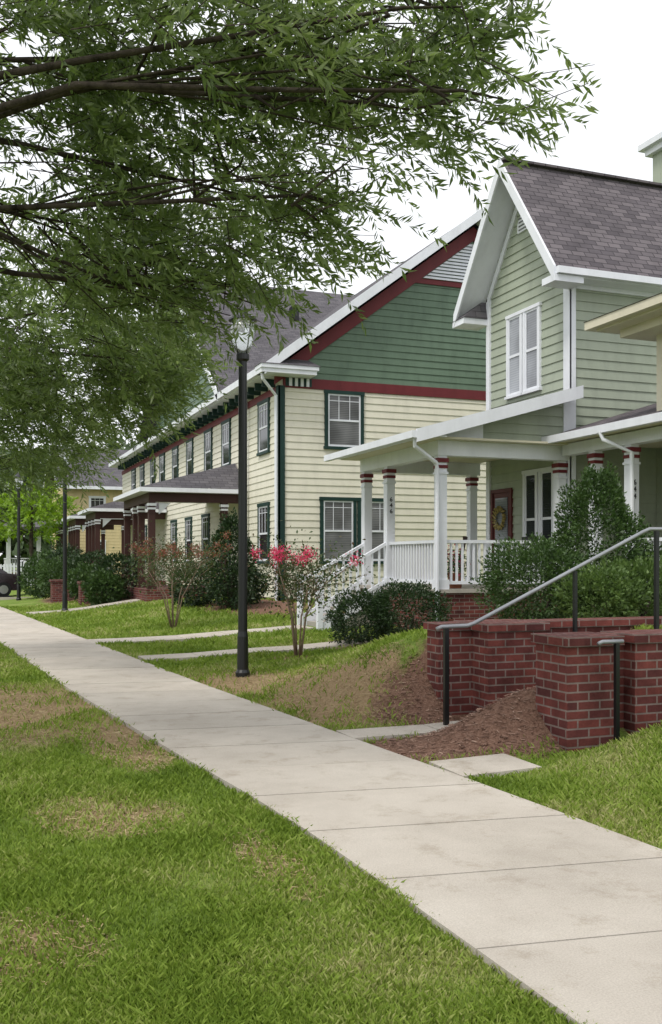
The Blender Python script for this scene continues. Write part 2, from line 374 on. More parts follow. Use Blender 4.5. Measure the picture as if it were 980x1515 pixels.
def column(parent,x,y,z0,z1,r=.09,capmat='red',mat='white',name='column'):
    b=B(); b.box(x-r,x+r,y-r,y+r,z0,z1); b.box(x-r-.03,x+r+.03,y-r-.03,y+r+.03,z0,z0+.18); b.box(x-r-.02,x+r+.02,y-r-.02,y+r+.02,z1-.35,z1-.31)
    o=b.done(name,parent,mat)
    b=B(); b.box(x-r-.025,x+r+.025,y-r-.025,y+r+.025,z1-.13,z1-.05); b.box(x-r-.012,x+r+.012,y-r-.012,y+r+.012,z1-.24,z1-.18); b.done('column_cap',o,capmat)
    return o
def rake(par,name,mat,w,uc,ua,zc,za,top,h,o0,o1):
    b=B(); w.prism(b,[(uc,zc-top),(ua,za-top),(ua,za-top-h),(uc,zc-top-h)],o0,o1); return b.done(name,par,mat)
def one(par,name,mat,*bx):
    b=B()
    for q in bx: b.box(*q)
    return b.done(name,par,mat)

# ------------------------------------------------------------ cream townhouse
tw=thing('townhouse',(14.4,40,.4),'long cream and green two-storey townhouse row with dark red trim','house')
Wy=W('y',26.0); Wx=W('x',8.36)
X0,X1=8.36,20.56; RX=14.46; sl=.755
b=B(); Wy.siding(b,.55,6.5,lambda z:(X0,X1)); b.done('wall',tw,'cream')
b=B(); Wx.siding(b,.55,6.5,lambda z:(26,54)); b.done('wall',tw,'cream')
b=B(); b.box(8.40,20.5,26.03,53.9,.2,6.9)
b.hexa([(8.40,26.03,6.9),(20.5,26.03,6.9),(14.46,26.03,11.45)],[(8.40,53.9,6.9),(20.5,53.9,6.9),(14.46,53.9,11.45)]); b.done('inner_wall',tw,'cream')
one(tw,'foundation','brick',(8.33,20.6,25.97,54,.0,.55))
gs=lambda z:(X0+max(0,(z-6.95)/sl),X1-max(0,(z-6.95)/sl))
b=B(); Wy.siding(b,6.72,11.4,gs); b.done('gable_wall',tw,'green')
b=B(); Wy.box(b,X0+.1,X1,.0,.05,6.46,6.74); b.done('trim_band',tw,'red')
b=B(); Wx.box(b,26.0,54,0,.05,6.3,6.5); b.done('trim_band',tw,'red')
one(tw,'corner_board','dkgreen',(8.31,8.50,25.94,25.995,.5,6.5),(8.30,8.357,25.94,26.17,.5,6.5))
b=B(); zr=6.95+(RX-7.75)*sl; ye=25.45
b.slab([(7.75,ye,6.95),(RX,ye,zr),(RX,54.4,zr),(7.75,54.4,6.95)],.12)
b.slab([(RX+.001,ye,zr),(21.17,ye,6.95),(21.17,54.4,6.95),(RX+.001,54.4,zr)],.12)
CZ=12.75; cy=38; hw=7.7
b.slab([(7.7,cy-hw-.1,CZ-hw*sl-.08),(21,cy-hw-.1,CZ-hw*sl-.08),(21,cy,CZ),(7.7,cy,CZ)],.12)
b.slab([(7.7,cy+.001,CZ),(21,cy+.001,CZ),(21,cy+hw+.1,CZ-hw*sl-.08),(7.7,cy+hw+.1,CZ-hw*sl-.08)],.12)
rf=b.done('roof',tw,'shingle')
for (x,y,z) in ((12.0,35.5,11.2),(11,36.6,12.0)): one(rf,'roof_vent','black',(x-.15,x+.15,y-.15,y+.15,z-.4,z+.12))
b=B(); Wx.siding(b,6.5,12.4,lambda z:(cy-hw+.3+max(0,(z-6.95)/sl),cy+hw-.3-max(0,(z-6.95)/sl))); b.done('gable_wall',tw,'green')
wr=W('y',ye)
rake(tw,'rake_board','white',wr,7.75,RX,6.95,zr,-.03,.30,0,.05); rake(tw,'rake_board','white',wr,21.17,RX,6.95,zr,-.03,.30,0,.05)
wc=W('x',7.7); rake(tw,'rake_board','white',wc,cy-hw,cy,CZ-hw*sl,CZ,-.03,.28,0,.04); rake(tw,'rake_board','white',wc,cy+hw,cy,CZ-hw*sl,CZ,-.03,.28,0,.04)
rake(tw,'rake_trim','red',Wy,8.2,RX,6.95+.45*sl,zr,.36,.42,.005,.07); rake(tw,'rake_trim','red',Wy,20.7,RX,6.95+.47*sl,zr,.36,.42,.005,.07)
b=B(); Wy.box(b,RX-2.0,RX+2.0,.005,.06,9.78,9.93); b.done('trim_band',tw,'red')
b=B()
b.slab([(7.8,ye+.01,6.83),(RX,ye+.01,zr-.13),(RX,25.99,zr-.13),(7.8,25.99,6.83)],.03)
b.slab([(RX+.001,ye+.01,zr-.13),(21.1,ye+.01,6.83),(21.1,25.99,6.83),(RX+.001,25.99,zr-.13)],.03)
b.box(7.8,8.35,26.0,54.3,6.72,6.76)
b.done('soffit',tw,'white')
one(tw,'gutter','white',(7.66,7.80,ye-.02,54.4,6.74,6.93),(7.70,9.25,ye-.06,25.98,6.74,6.86),(7.64,9.3,ye-.1,25.98,6.86,6.96))
b=B(); b.hexa([(7.62,ye-.12,6.965),(9.35,ye-.12,6.965),(9.35,26,6.965),(7.62,26,6.965)],[(7.9,25.9,7.25),(9.2,25.95,7.25),(9.2,26,7.25),(7.9,26,7.25)]); b.done('return_roof',tw,'shingle')
for i in range(4): one(tw,'eave_bracket','white',(8.62+i*.17,8.70+i*.17,25.90,25.94,6.5,6.73))
one(tw,'frieze_board','dkgreen',(8.52,9.3,25.945,25.99,6.5,6.73))
for i in range(38): y=26.3+i*.72; one(tw,'eave_bracket','dkgreen',(7.95,8.34,y,y+.07,6.5,6.715))
b=B(); z=9.94
while True:
    hwid=(zr-.80-z)/sl
    if hwid<.12: break
    b.hexa([(RX-hwid,25.90,z),(RX+hwid,25.90,z),(RX+hwid-.12,25.95,z+.085),(RX-hwid+.12,25.95,z+.085)],[(RX-hwid,25.93,z),(RX+hwid,25.93,z),(RX+hwid-.12,25.97,z+.085),(RX-hwid+.12,25.97,z+.085)])
    z+=.10
b.box(RX-.05,RX+.05,25.87,25.95,9.94,11.1)
b.done('gable_vent',tw,'white')
window(tw,Wy,9.69,10.89,4.86,6.36)
window(tw,Wy,9.55,10.66,1.6,3.32); window(tw,Wy,10.7,11.8,1.6,3.32)
window(tw,Wy,15.2,16.4,4.86,6.36)
for y in (27.4,31.7,34.2,37.2,39.9,42.7,44.9,47.7,50.2): window(tw,Wx,y-.55,y+.55,4.8,6.2,pm='pane_dark')
for y in (27.4,34.6,37.4,40.2,47): window(tw,Wx,y-.55,y+.55,1.6,3.2,pm='pane_dark')
b=B(); Wx.box(b,31.2,32.2,0,.06,.9,3.0); b.done('door',tw,'dkgreen')
b=B(); b.tube([(7.72,25.6,6.75),(7.75,25.62,6.6),(8.22,25.9,6.2),(8.24,25.92,.5)],.045,8); b.done('downspout',tw,'white')
b=B(); b.tube([(8.24,29.0,6.7),(8.24,29.0,.5)],.045,8); b.done('downspout',tw,'white')
for (ya,yb) in ((29.2,34.6),(41.6,45.6),(49.0,53.0),(56.5,60)):
    xo=5.05; b=B(); zt=4.75; ze=3.82; xw=8.3
    b.face([(xo,ya,ze),(xw,ya,ze),(xw,ya+1.3,zt)]); b.face([(xo,ya,ze),(xw,ya+1.3,zt),(xw,yb-1.3,zt),(xo,yb,ze)]); b.face([(xo,yb,ze),(xw,yb-1.3,zt),(xw,yb,ze)])
    pr=b.done('porch',tw,'shingle')
    one(pr,'fascia','white',(xo-.02,xw,ya-.02,yb+.02,ze-.14,ze-.01))
    one(pr,'beam','redwood',(xo+.3,xo+.5,ya+.3,yb-.3,ze-.42,ze-.145),(xo+.5,xw,ya+.3,ya+.48,ze-.42,ze-.145))
    one(pr,'porch_floor','brick',(xo+.2,xw,ya+.2,yb-.2,.0,.75))
    for yy in (ya+.4,(ya+yb)/2-.5,(ya+yb)/2+.5,yb-.4):
        column(pr,xo+.4,yy,.75,ze-.42,.10,'white','redwood')
    column(pr,xw-.6,ya+.4,.75,ze-.42,.10,'white','redwood')
    for yy in (ya+.62,(ya+yb)/2-.3):
        b=B(); b.hexa([(xo+.38,yy,ze-.45),(xo+.38,yy+.35,ze-.45),(xo+.38,yy,ze-.8)],[(xo+.43,yy,ze-.45),(xo+.43,yy+.35,ze-.45),(xo+.43,yy,ze-.8)]); b.done('bracket',pr,'white')
    b=B(); b.hexa([(xo+.62,ya+.38,ze-.45),(xo+.98,ya+.38,ze-.45),(xo+.62,ya+.38,ze-.8)],[(xo+.62,ya+.43,ze-.45),(xo+.98,ya+.43,ze-.45),(xo+.62,ya+.43,ze-.8)])
    b.done('bracket',pr,'white')

# ------------------------------------------------------------ sage duplex
h=thing('duplex_house',(13,17,.2),'pale sage green two-storey house with white trim and front porch','house')
Fx=W('x',11.3); Fy=W('y',16.4); Y0,Y1=16.4,19.56; yc=17.98; EZ=7.25; RZ=10.05; hs=2.03; p=(RZ-EZ)/hs
b=B(); Fx.siding(b,1.07,9.7,lambda z:(Y0+max(0,(z-7.72)/p),Y1-max(0,(z-7.72)/p)),.19); b.done('wall',h,'sage')
b=B(); Fy.siding(b,1.07,7.75,lambda z:(11.3,20),.19); b.done('wall',h,'sage')
b=B(); b.box(11.33,20,16.43,19.53,.2,7.7)
b.hexa([(11.33,16.43,7.7),(11.33,19.53,7.7),(11.33,yc,9.8)],[(20,16.43,7.7),(20,19.53,7.7),(20,yc,9.8)]); b.done('inner_wall',h,'sage')
one(h,'corner_board','white',(11.26,11.40,16.33,16.395,.9,7.2),(11.24,11.295,16.33,16.53,.9,7.2)); one(h,'corner_board','white',(11.24,11.295,19.43,19.58,.9,7.5)); one(h,'frieze_board','white',(11.42,20,16.34,16.39,7.0,7.2))
b=B(); xa=10.68
b.slab([(xa,yc-hs,EZ),(20.5,yc-hs,EZ),(20.5,yc,RZ),(xa,yc,RZ)],.12)
b.slab([(xa,yc+.001,RZ),(20.5,yc+.001,RZ),(20.5,yc+hs,EZ),(xa,yc+hs,EZ)],.12)
b.beam((xa,yc,RZ+.01),(20.5,yc,RZ+.01),.25,.05)
rf=b.done('roof',h,'shingle2')
wr=W('x',xa)
rake(h,'rake_board','white',wr,yc-hs,yc,EZ,RZ,-.02,.30,0,.05); rake(h,'rake_board','white',wr,yc+hs,yc,EZ,RZ,-.02,.30,0,.05)
rake(h,'frieze_board','white',Fx,16.42,yc,7.87,RZ,.28,.22,.0,.05); rake(h,'frieze_board','white',Fx,19.55,yc,7.87,RZ,.28,.22,.0,.05)
b=B(); b.slab([(xa+.01,yc-hs+.01,EZ-.125),(11.29,yc-hs+.01,EZ-.125),(11.29,yc,RZ-.125),(xa+.01,yc,RZ-.125)],.03)
b.slab([(xa+.01,yc+.001,RZ-.125),(11.29,yc+.001,RZ-.125),(11.29,yc+hs-.01,EZ-.125),(xa+.01,yc+hs-.01,EZ-.125)],.03)
b.box(11.3,20.4,yc-hs+.02,16.39,EZ-.16,EZ-.12)
b.done('soffit',h,'white')
one(h,'gutter','white',(xa,20.5,yc-hs-.10,yc-hs+.01,EZ-.14,EZ-.01),(xa-.04,11.295,yc-hs-.03,yc-hs+.42,EZ-.28,EZ-.15))
one(h,'gutter','white',(xa,20.5,yc+hs-.01,yc+hs+.1,EZ-.14,EZ-.01),(xa-.04,11.295,yc+hs-.48,yc+hs+.06,EZ-.28,EZ-.15))
b=B(); ya,yb=yc+hs-.5,yc+hs+.08
b.hexa([(xa-.06,ya,EZ-.145),(11.29,ya,EZ-.145),(11.29,yb,EZ-.145),(xa-.06,yb,EZ-.145)],[(11.15,ya+.1,EZ+.25),(11.29,ya+.1,EZ+.25),(11.29,yb-.05,EZ+.25),(11.15,yb-.05,EZ+.25)])
b.done('return_roof',h,'shingle')
b=B(); Fx.prism(b,[(yc-.28,8.65),(yc+.28,8.65),(yc+.28,8.85),(yc,9.18),(yc-.28,8.85)],.0,.05); vt=b.done('gable_vent',h,'white')
b=B(); 
for i in range(4): Fx.box(b,yc-.22,yc+.22,.05,.058,8.69+i*.08,8.72+i*.08)
b.done('louver',vt,'pane_blind')
window(h,Fx,17.38,18.02,5.2,6.9,'white','pane_white',.07,0); window(h,Fx,18.06,18.70,5.2,6.9,'white','pane_white',.07,0)
window(h,Fx,16.85,17.42,1.5,3.45,'white','pane_dark',.07,0); window(h,Fx,17.46,18.03,1.5,3.45,'white','pane_dark',.07,0)
b=B(); Fx.box(b,18.5,18.58,0,.06,1.07,3.2); Fx.box(b,19.3,19.38,0,.06,1.07,3.2); Fx.box(b,18.58,19.3,0,.06,3.12,3.2); Fx.box(b,18.58,19.3,0,.03,1.07,3.12); dr=b.done('door',h,'door')
b=B(); Fx.box(b,18.68,19.2,.031,.045,1.5,3.0); b.done('pane',dr,'pane_white')
b=B()
for k in range(60):
    a=k*.37; r=.15+.04*random.random(); b.beam((11.22,18.94+r*math.cos(a),2.55+r*math.sin(a)),(11.16+.05*random.random(),18.94+(r+.08)*math.cos(a+.3),2.55+(r+.08)*math.sin(a+.3)),.05,.03)
b.done('wreath',dr,'wreath')
ch=one(rf,'chimney','sage',(15.75,16.7,18.5,19.4,6,11.45))
one(ch,'chimney_cap','white',(15.62,16.83,18.37,19.53,11.45,11.6),(15.5,16.95,18.25,19.65,11.6,11.74))
pr=one(h,'porch','conc2',(8.3,11.28,16.3,20.2,1.0,1.07))
one(pr,'foundation','brick',(8.35,11.25,16.35,20.1,.0,.998))
FZ=1.07; CT=3.58
for yy in (16.45,18.8,20.02): column(pr,8.47,yy,FZ,CT)
column(pr,11.12,16.47,FZ,CT); column(pr,11.12,20.02,FZ,CT)
one(pr,'beam','white',(8.36,8.58,16.34,20.13,CT,3.86),(8.58,11.29,16.34,16.56,CT,3.86),(8.58,11.29,19.93,20.13,CT,3.86))
one(pr,'ceiling','ceil',(8.0,11.28,16.1,20.4,3.862,3.9))
ex=7.75; ez=3.97; tx=11.28; tz=4.98; q=(tz-ez)/(tx-ex)
b=B(); b.slab([(ex,15.95,ez),(tx,15.95,tz),(tx,20.45,tz),(ex,20.45,ez)],.07); b.done('porch_roof',pr,'shingle2')
Py=W('y',15.95); rake(pr,'rake_board','white',Py,ex-.03,tx,ez,tz,-.02,.24,0,.04)
b=B()
b.box(ex-.12,ex-.005,15.92,20.5,ez-.14,ez-.01); b.slab([(ex,15.96,ez-.075),(8.36,15.96,ez-.075),(8.36,20.4,ez-.075),(ex,20.4,ez-.075)],.02)
Pt=W('y',16.34); Pt.prism(b,[(8.3,3.865),(9.3,3.865),(9.3,4.3),(8.3,4.02)],0,.03)
Pt.box(b,11.1,11.28,.0,.035,3.87,4.8)
b.slab([(ex,15.96,ez-.08),(tx,15.96,tz-.08),(tx,16.33,tz-.08),(ex,16.33,ez-.08)],.02)
b.done('fascia',pr,'white')
b=B(); Pt.siding(b,3.865,4.8,lambda z:(max(9.0,ex+(z+.1-ez)/q),11.28),.19); b.done('gable_infill',pr,'sage')
railing(pr,(8.58,16.47),(11.0,16.47),FZ,FZ); railing(pr,(8.47,16.57),(8.47,18.7),FZ,FZ)
b=B(); b.tube([(7.72,16.02,ez-.1),(7.74,16.05,ez-.28),(8.27,16.24,3.42),(8.3,16.26,3.3),(8.3,16.26,.3)],.04,8); b.done('downspout',pr,'white')
b=B(); n=6
for i in range(n):
    z=FZ-(i+1)*(FZ-.15)/n; x=8.3-i*.25; b.box(x-.25,x-.001,18.85,19.97,.0,z)
st=b.done('steps',pr,'conc2')
for yy in (18.8,20.02):
    railing(st,(8.4,yy),(6.95,yy),FZ,.28,.9,'stair_railing',.15)
    one(st,'newel_post','white',(6.85,6.96,yy-.055,yy+.055,.1,1.28),(6.83,6.98,yy-.075,yy+.075,1.28,1.31))
    b=B(); b.beam((8.3,yy,.98),(6.95,yy,.2),.04,.2); b.done('stringer',st,'white')
# porch furniture
def chair(x,y,rot,mat,lab):
    t=thing('porch_chair',(x,y,FZ),lab,'chair'); c,s_=math.cos(rot),math.sin(rot)
    P=lambda a,b_,z:(x+a*c-b_*s_,y+a*s_+b_*c,FZ+z)
    for sa in (-.22,.22):
        for sb in (-.22,.22):
            b=B(); b.tube([P(sa,sb,0),P(sa*.95,sb*.95,.44)],.018,6); b.done('leg',t,mat)
    b=B()
    for k in range(5): b.beam(P(-.25,-.2+.1*k,.45),P(.25,-.2+.1*k,.45),.085,.025)
    b.done('seat',t,mat)
    b=B()
    for k in range(5): b.beam(P(-.22,-.2+.1*k,.47),P(-.34,-.2+.1*k,1.0),.07,.02)
    b.beam(P(-.34,-.26,1.0),P(-.34,.26,1.0),.03,.06); b.done('backrest',t,mat)
    for sb in (-.27,.27):
        b=B(); b.beam(P(-.28,sb,.66),P(.24,sb,.66),.05,.025); b.tube([P(.22,sb,.64),P(.22,sb,.44)],.014,6); b.done('armrest',t,mat)
chair(10.6,17.3,math.pi,'black','black slatted armchair on the covered porch')
chair(9.4,17.9,math.pi*.8,'redwood','dark brown slatted armchair on the covered porch')
t=thing('flower_pot',(9.0,16.85,FZ),'terracotta pot with pink flowers behind the porch railing','flower pot')
b=B(); b.tube([(9.0,16.85,FZ),(9.0,16.85,FZ+.26),(9.0,16.85,FZ+.3)],[.11,.16,.17],14); b.done('pot',t,'terracotta')
k=500; P_=rng.normal(0,.13,(k,3))+np.array([9.0,16.85,FZ+.48]); v,f=leafquads(P_,rng.normal(size=(k,3)),np.full(k,.06),np.full(k,.03)); bigmesh('leaves',t,v,f,'boxleaf',at=(9.0,16.85,FZ))
P_=rng.normal(0,.12,(160,3))+np.array([9.0,16.85,FZ+.56]); v,f=leafquads(P_,rng.normal(size=(160,3)),np.full(160,.04),np.full(160,.035)); bigmesh('blossom',t,v,f,'pink',at=(9.0,16.85,FZ))
R=W('x',13.4)
b=B(); R.siding(b,1.07,4.8,lambda z:(8,16.38),.19); b.done('wall',h,'sage'); one(h,'inner_wall','sage',(13.42,15,8,16.3,.5,4.8))
p2=one(h,'porch','conc2',(11.0,13.38,8,16.28,1.0,1.07))
one(p2,'foundation','brick',(11.05,13.3,8.05,16.25,.2,.998))
c1=column(p2,11.15,14.3,FZ,3.66); column(p2,11.15,15.35,FZ,3.66); column(p2,11.15,12.0,FZ,3.66)
one(p2,'beam','white',(11.05,11.27,8,16.28,3.66,3.88))
b=B(); b.slab([(10.72,8,4.02),(13.38,8,4.85),(13.38,16.3,4.85),(10.72,16.3,4.02)],.07); b.done('porch_roof',p2,'shingle2')
one(p2,'fascia','white',(10.60,10.715,8,16.33,3.87,4.01)); one(p2,'ceiling','ceil',(10.72,13.3,8,16.28,3.90,3.93))
railing(p2,(11.15,14.4),(11.15,12.1),FZ,FZ); window(h,R,12.4,13.4,1.7,3.3,'white','pane_dark',.07,0); window(h,R,14.4,15.4,1.7,3.3,'white','pane_dark',.07,0)
b=B(); b.tube([(10.62,14.5,3.9),(10.66,14.45,3.75),(11.0,14.1,3.5),(11.0,14.1,1.2)],.04,8); b.done('downspout',p2,'white')
one(h,'wall','sage',(11.3,13.38,8,13.7,4.2,5.62))
b=B(); b.box(10.45,13.4,8,14.35,5.62,5.66); b.box(10.3,10.45,8,14.5,5.66,5.80); b.box(10.45,13.5,14.35,14.5,5.66,5.80); b.box(10.75,13.4,8,14.1,5.48,5.62); b.box(11.22,11.30,13.55,13.72,4.1,5.48); b.done('eave',h,'ceil')
b=B(); b.hexa([(10.28,8,5.805),(13.5,8,5.805),(13.5,14.52,5.805),(10.28,14.52,5.805)],[(12.2,8,6.5),(13.5,8,6.5),(13.5,12.6,6.5),(12.2,12.6,6.5)]); b.done('roof',h,'shingle2')
def digits(txt,x,y,z,par,size=.13):
    for i,ch_ in enumerate(txt):
        cu=bpy.data.curves.new('t','FONT'); cu.body=ch_; cu.size=size; cu.align_x='CENTER'; cu.extrude=.004; cu.offset=.001
        to=bpy.data.objects.new('t',cu); COL.objects.link(to)
        bpy.context.view_layer.update()
        me=bpy.data.meshes.new_from_object(to.evaluated_get(bpy.context.evaluated_depsgraph_get()))
        bpy.data.objects.remove(to)
        o=bpy.data.objects.new('house_number',me); COL.objects.link(o); me.materials.clear(); me.materials.append(M['digit'])
        o.rotation_euler=(math.radians(90),0,0); o.parent=par; o.location=Vector((x,y,z-i*size*.95))-WL[par.name]; o['label']='black house number digit '+ch_
digits('644',11.15,14.3-.097,2.95,c1)
cc2=[o for o in pr.children if o.name.startswith('column') and abs(WL[o.name].y-18.8)<.1][0]
digits('646',8.47,18.8-.097,2.85,cc2)

# yellow house far
yh=thing('yellow_house',(13,70,.5),'yellow two-storey house with grey roof and white porch','house')
b=B(); W('y',66).siding(b,.3,6.6,lambda z:(6.5,22)); b.done('wall',yh,'yellow')
b=B(); W('x',6.5).siding(b,.3,6.6,lambda z:(66,76)); b.done('wall',yh,'yellow'); one(yh,'inner_wall','yellow',(6.53,21.9,66.03,76,.2,6.5))
b=B(); b.slab([(5.9,65.3,6.5),(22.5,65.3,6.5),(22.5,71,9.6),(5.9,71,9.6)],.2); b.slab([(5.9,71.01,9.6),(22.5,71.01,9.6),(22.5,76.7,6.5),(5.9,76.7,6.5)],.2); b.done('roof',yh,'shingle')
one(yh,'fascia','white',(5.9,22.5,65.2,65.3,6.3,6.5)); rake(yh,'rake_board','white',W('x',5.9),65.3,71,6.5,9.6,-.03,.3,0,.05); rake(yh,'rake_board','white',W('x',5.9),76.7,71,6.5,9.6,-.03,.3,0,.05)
b=B(); b.hexa([(6.5,66,6.5),(6.5,76,6.5),(6.5,71,9.3)],[(6.7,66,6.5),(6.7,76,6.5),(6.7,71,9.3)]); b.done('gable_wall',yh,'yellow')
for u in (8,10.5,13,15.5): window(yh,W('y',66),u,u+1.1,4.3,5.8,'white','pane_dark'); window(yh,W('y',66),u,u+1.1,1.3,2.9,'white','pane_dark')
pp=one(yh,'porch','brick',(2.5,6.4,60,66,0.1,.85))
b=B(); b.slab([(2.2,59.7,3.6),(6.45,59.7,3.6),(6.45,66,4.2),(2.2,66,4.2)],.2); b.done('porch_roof',pp,'shingle')
for x in (2.7,4.4,6.2): column(pp,x,60.2,.85,3.5,.12)
railing(pp,(2.7,60.2),(6.2,60.2),.85,.85); railing(pp,(2.7,60.2),(2.7,65.8),.85,.85)
fe=thing('picket_fence',(2.5,52,.3),'white picket fence beside shrubs','fence')
b=B()
for i in range(34):
    x=.0+i*.16; z=float(H(x,52)); b.box(x,x+.09,51.98,52.01,z+.1,z+1.4)
b.done('picket',fe,'white'); one(fe,'rail','white',(0,5.4,52.011,52.05,.75,.84)); one(fe,'rail','white',(0,5.4,52.011,52.05,1.3,1.38))

# ------------------------------------------------------------ brick walls, steps, rails
bw=thing('brick_retaining_wall',(5.5,8.9,0),'red brick retaining wall with thick pier','wall')
one(bw,'wall','brick',(4.48,8.4,8.75,9.0,-.1,.90)); one(bw,'pier','brick',(4.86,5.52,8.42,9.06,-.1,.90))
one(bw,'coping','brick',(4.45,4.85,8.72,9.03,.903,.975),(5.53,8.4,8.72,9.03,.903,.975),(4.83,5.55,8.39,9.09,.905,.98))
bw=thing('brick_retaining_wall',(5.3,6.9,0),'red brick wall with piers beside black handrail','wall')
one(bw,'wall','brick',(5.15,7.5,6.98,7.2,-.1,.9)); one(bw,'pier','brick',(4.63,5.14,6.75,7.22,-.1,.9)); one(bw,'pier','brick',(5.36,6.1,6.83,7.24,-.1,.9))
one(bw,'coping','brick',(4.60,5.17,6.72,7.25,.903,.978),(5.33,6.13,6.8,7.27,.904,.979),(5.172,5.328,6.96,7.22,.903,.97))
gsp=B()
for i in range(6): gsp.box(5.6+i*.28,7.4,7.3,8.38,-.1,.14*(i+1))
o=gsp.done('garden_steps',None,'brick'); o['label']='brick garden steps between retaining walls'; o['category']='steps'
hr=thing('handrail',(5,8.3,0),'grey sloping handrail on black posts beside brick steps','handrail')
b=B(); b.tube([(4.22,8.28,.955),(4.27,8.28,.975),(4.55,8.28,.98),(4.62,8.28,1.0),(6.6,8.28,1.90),(6.68,8.28,1.93),(7.7,8.28,1.94)],.02,8); b.done('rail',hr,'steel',True)
one(hr,'post','black',(4.30,4.345,8.26,8.30,0,.96)); one(hr,'post','black',(5.75,5.785,8.26,8.295,.1,1.5)); one(hr,'post','black',(6.75,6.79,8.26,8.30,.3,1.91))
hr=thing('handrail',(5,6.6,0),'short handrail end on a black post in front of brick pier','handrail')
b=B(); b.tube([(4.82,6.6,.93),(4.86,6.6,.945),(5.06,6.6,.945)],.018,8); b.done('rail',hr,'steel',True)
one(hr,'post','black',(4.98,5.015,6.58,6.615,0,.93))
for (x,y) in ((4.0,33.0),(3.4,36.5)):
    t=thing('brick_pier',(x,y,.2),'low brick garden pier beside shrubs','wall'); one(t,'pier','brick',(x-.3,x+.3,y-.3,y+.3,0,.85)); one(t,'coping','brick',(x-.34,x+.34,y-.34,y+.34,.85,.93))

# ------------------------------------------------------------ lamps
def lamp(x,y,lab):
    z=float(H(x,y)); t=thing('street_lamp',(x,y,z),lab,'street lamp','black street lamps along the pavement')
    b=B(); b.tube([(x,y,z),(x,y,z+.06),(x,y,z+.1),(x,y,z+.55),(x,y,z+.62),(x,y,z+4.3),(x,y,z+4.33),(x,y,z+4.4)],[.10,.10,.078,.074,.064,.058,.09,.09],16); b.done('post',t,'black',False)
    b=B(); b.tube([(x,y,z+4.4),(x,y,z+4.5),(x,y,z+4.72),(x,y,z+4.86)],[.07,.13,.17,.16],12); b.done('lantern_glass',t,'lglass',True)
    b=B(); b.tube([(x,y,z+4.86),(x,y,z+4.89),(x,y,z+4.96),(x,y,z+5.05)],[.20,.19,.1,.02],12)
    for k in range(4):
        a=k*math.pi/2+.4; b.beam((x+.08*math.cos(a),y+.08*math.sin(a),z+4.4),(x+.175*math.cos(a),y+.175*math.sin(a),z+4.87),.015,.015)
    b.done('lantern_cap',t,'black')
lamp(3.62,12.9,'tall black lamp post standing in dry grass'); lamp(3.0,30.6,'black lamp post on the lawn'); lamp(2.2,40.5,'black lamp post on the lawn')

# ------------------------------------------------------------ car
def car(x,y,rot):
    prof=[(-2.2,.35),(-2.25,.6),(-2.15,.85),(-1.5,.95),(-.95,1.02),(-.35,1.42),(.3,1.47),(.95,1.42),(1.55,1.02),(2.1,.95),(2.25,.75),(2.25,.4),(2.1,.28),(-2.1,.28)]
    t=thing('parked_car',(x,y,.05),'dark parked car on the side road','car'); 
    c,s_=math.cos(rot),math.sin(rot)
    tr=lambda a,w_,z:(x+a*c-w_*s_,y+a*s_+w_*c,z+.05)
    def ww(z): return .86 if z<.9 else .86-(z-.9)*.42
    b=B(); b.hexa([tr(a,-ww(z),z) for a,z in prof],[tr(a,ww(z),z) for a,z in prof]); b.done('body',t,'carpaint')
    for sg in (-1,1):
        b=B(); b.hexa([tr(a,sg*(ww(z)+.01),z) for a,z in ((-.8,1.0),(-.32,1.36),(.9,1.36),(1.35,1.02))],[tr(a,sg*(ww(z)-.02),z) for a,z in ((-.8,1.0),(-.32,1.36),(.9,1.36),(1.35,1.02))]); b.done('side_window',t,'pane_dark')
    b=B(); b.hexa([tr(-.98,-.7,1.04),tr(-.98,.7,1.04),tr(-.40,.58,1.41),tr(-.40,-.58,1.41)],[tr(-.95,-.7,1.0),tr(-.95,.7,1.0),tr(-.37,.58,1.37),tr(-.37,-.58,1.37)]); b.done('windscreen',t,'pane_dark')
    b=B(); b.hexa([tr(1.58,-.7,1.04),tr(1.58,.7,1.04),tr(1.0,.58,1.42),tr(1.0,-.58,1.42)],[tr(1.55,-.7,1.0),tr(1.55,.7,1.0),tr(.97,.58,1.38),tr(.97,-.58,1.38)]); b.done('rear_window',t,'pane_dark')
    for a in (-1.4,1.4):
        for sg in (-1,1):
            b=B(); b.tube([tr(a,sg*.68,.32),tr(a,sg*.90,.32)],.32,20); w_=b.done('wheel',t,'tyre')
            b=B(); b.tube([tr(a,sg*.88,.32),tr(a,sg*.912,.32)],.19,14); b.done('rim',w_,'chrome')
    for a in (-2.2,2.2):
        for sg in (-1,1):
            b=B(); b.beam(tr(a,sg*.5,.74),tr(a,sg*.8,.74),.14,.12); b.done('headlight' if a<0 else 'tail_light',t,'chrome' if a<0 else 'red')
car(.35,45.2,0.05)

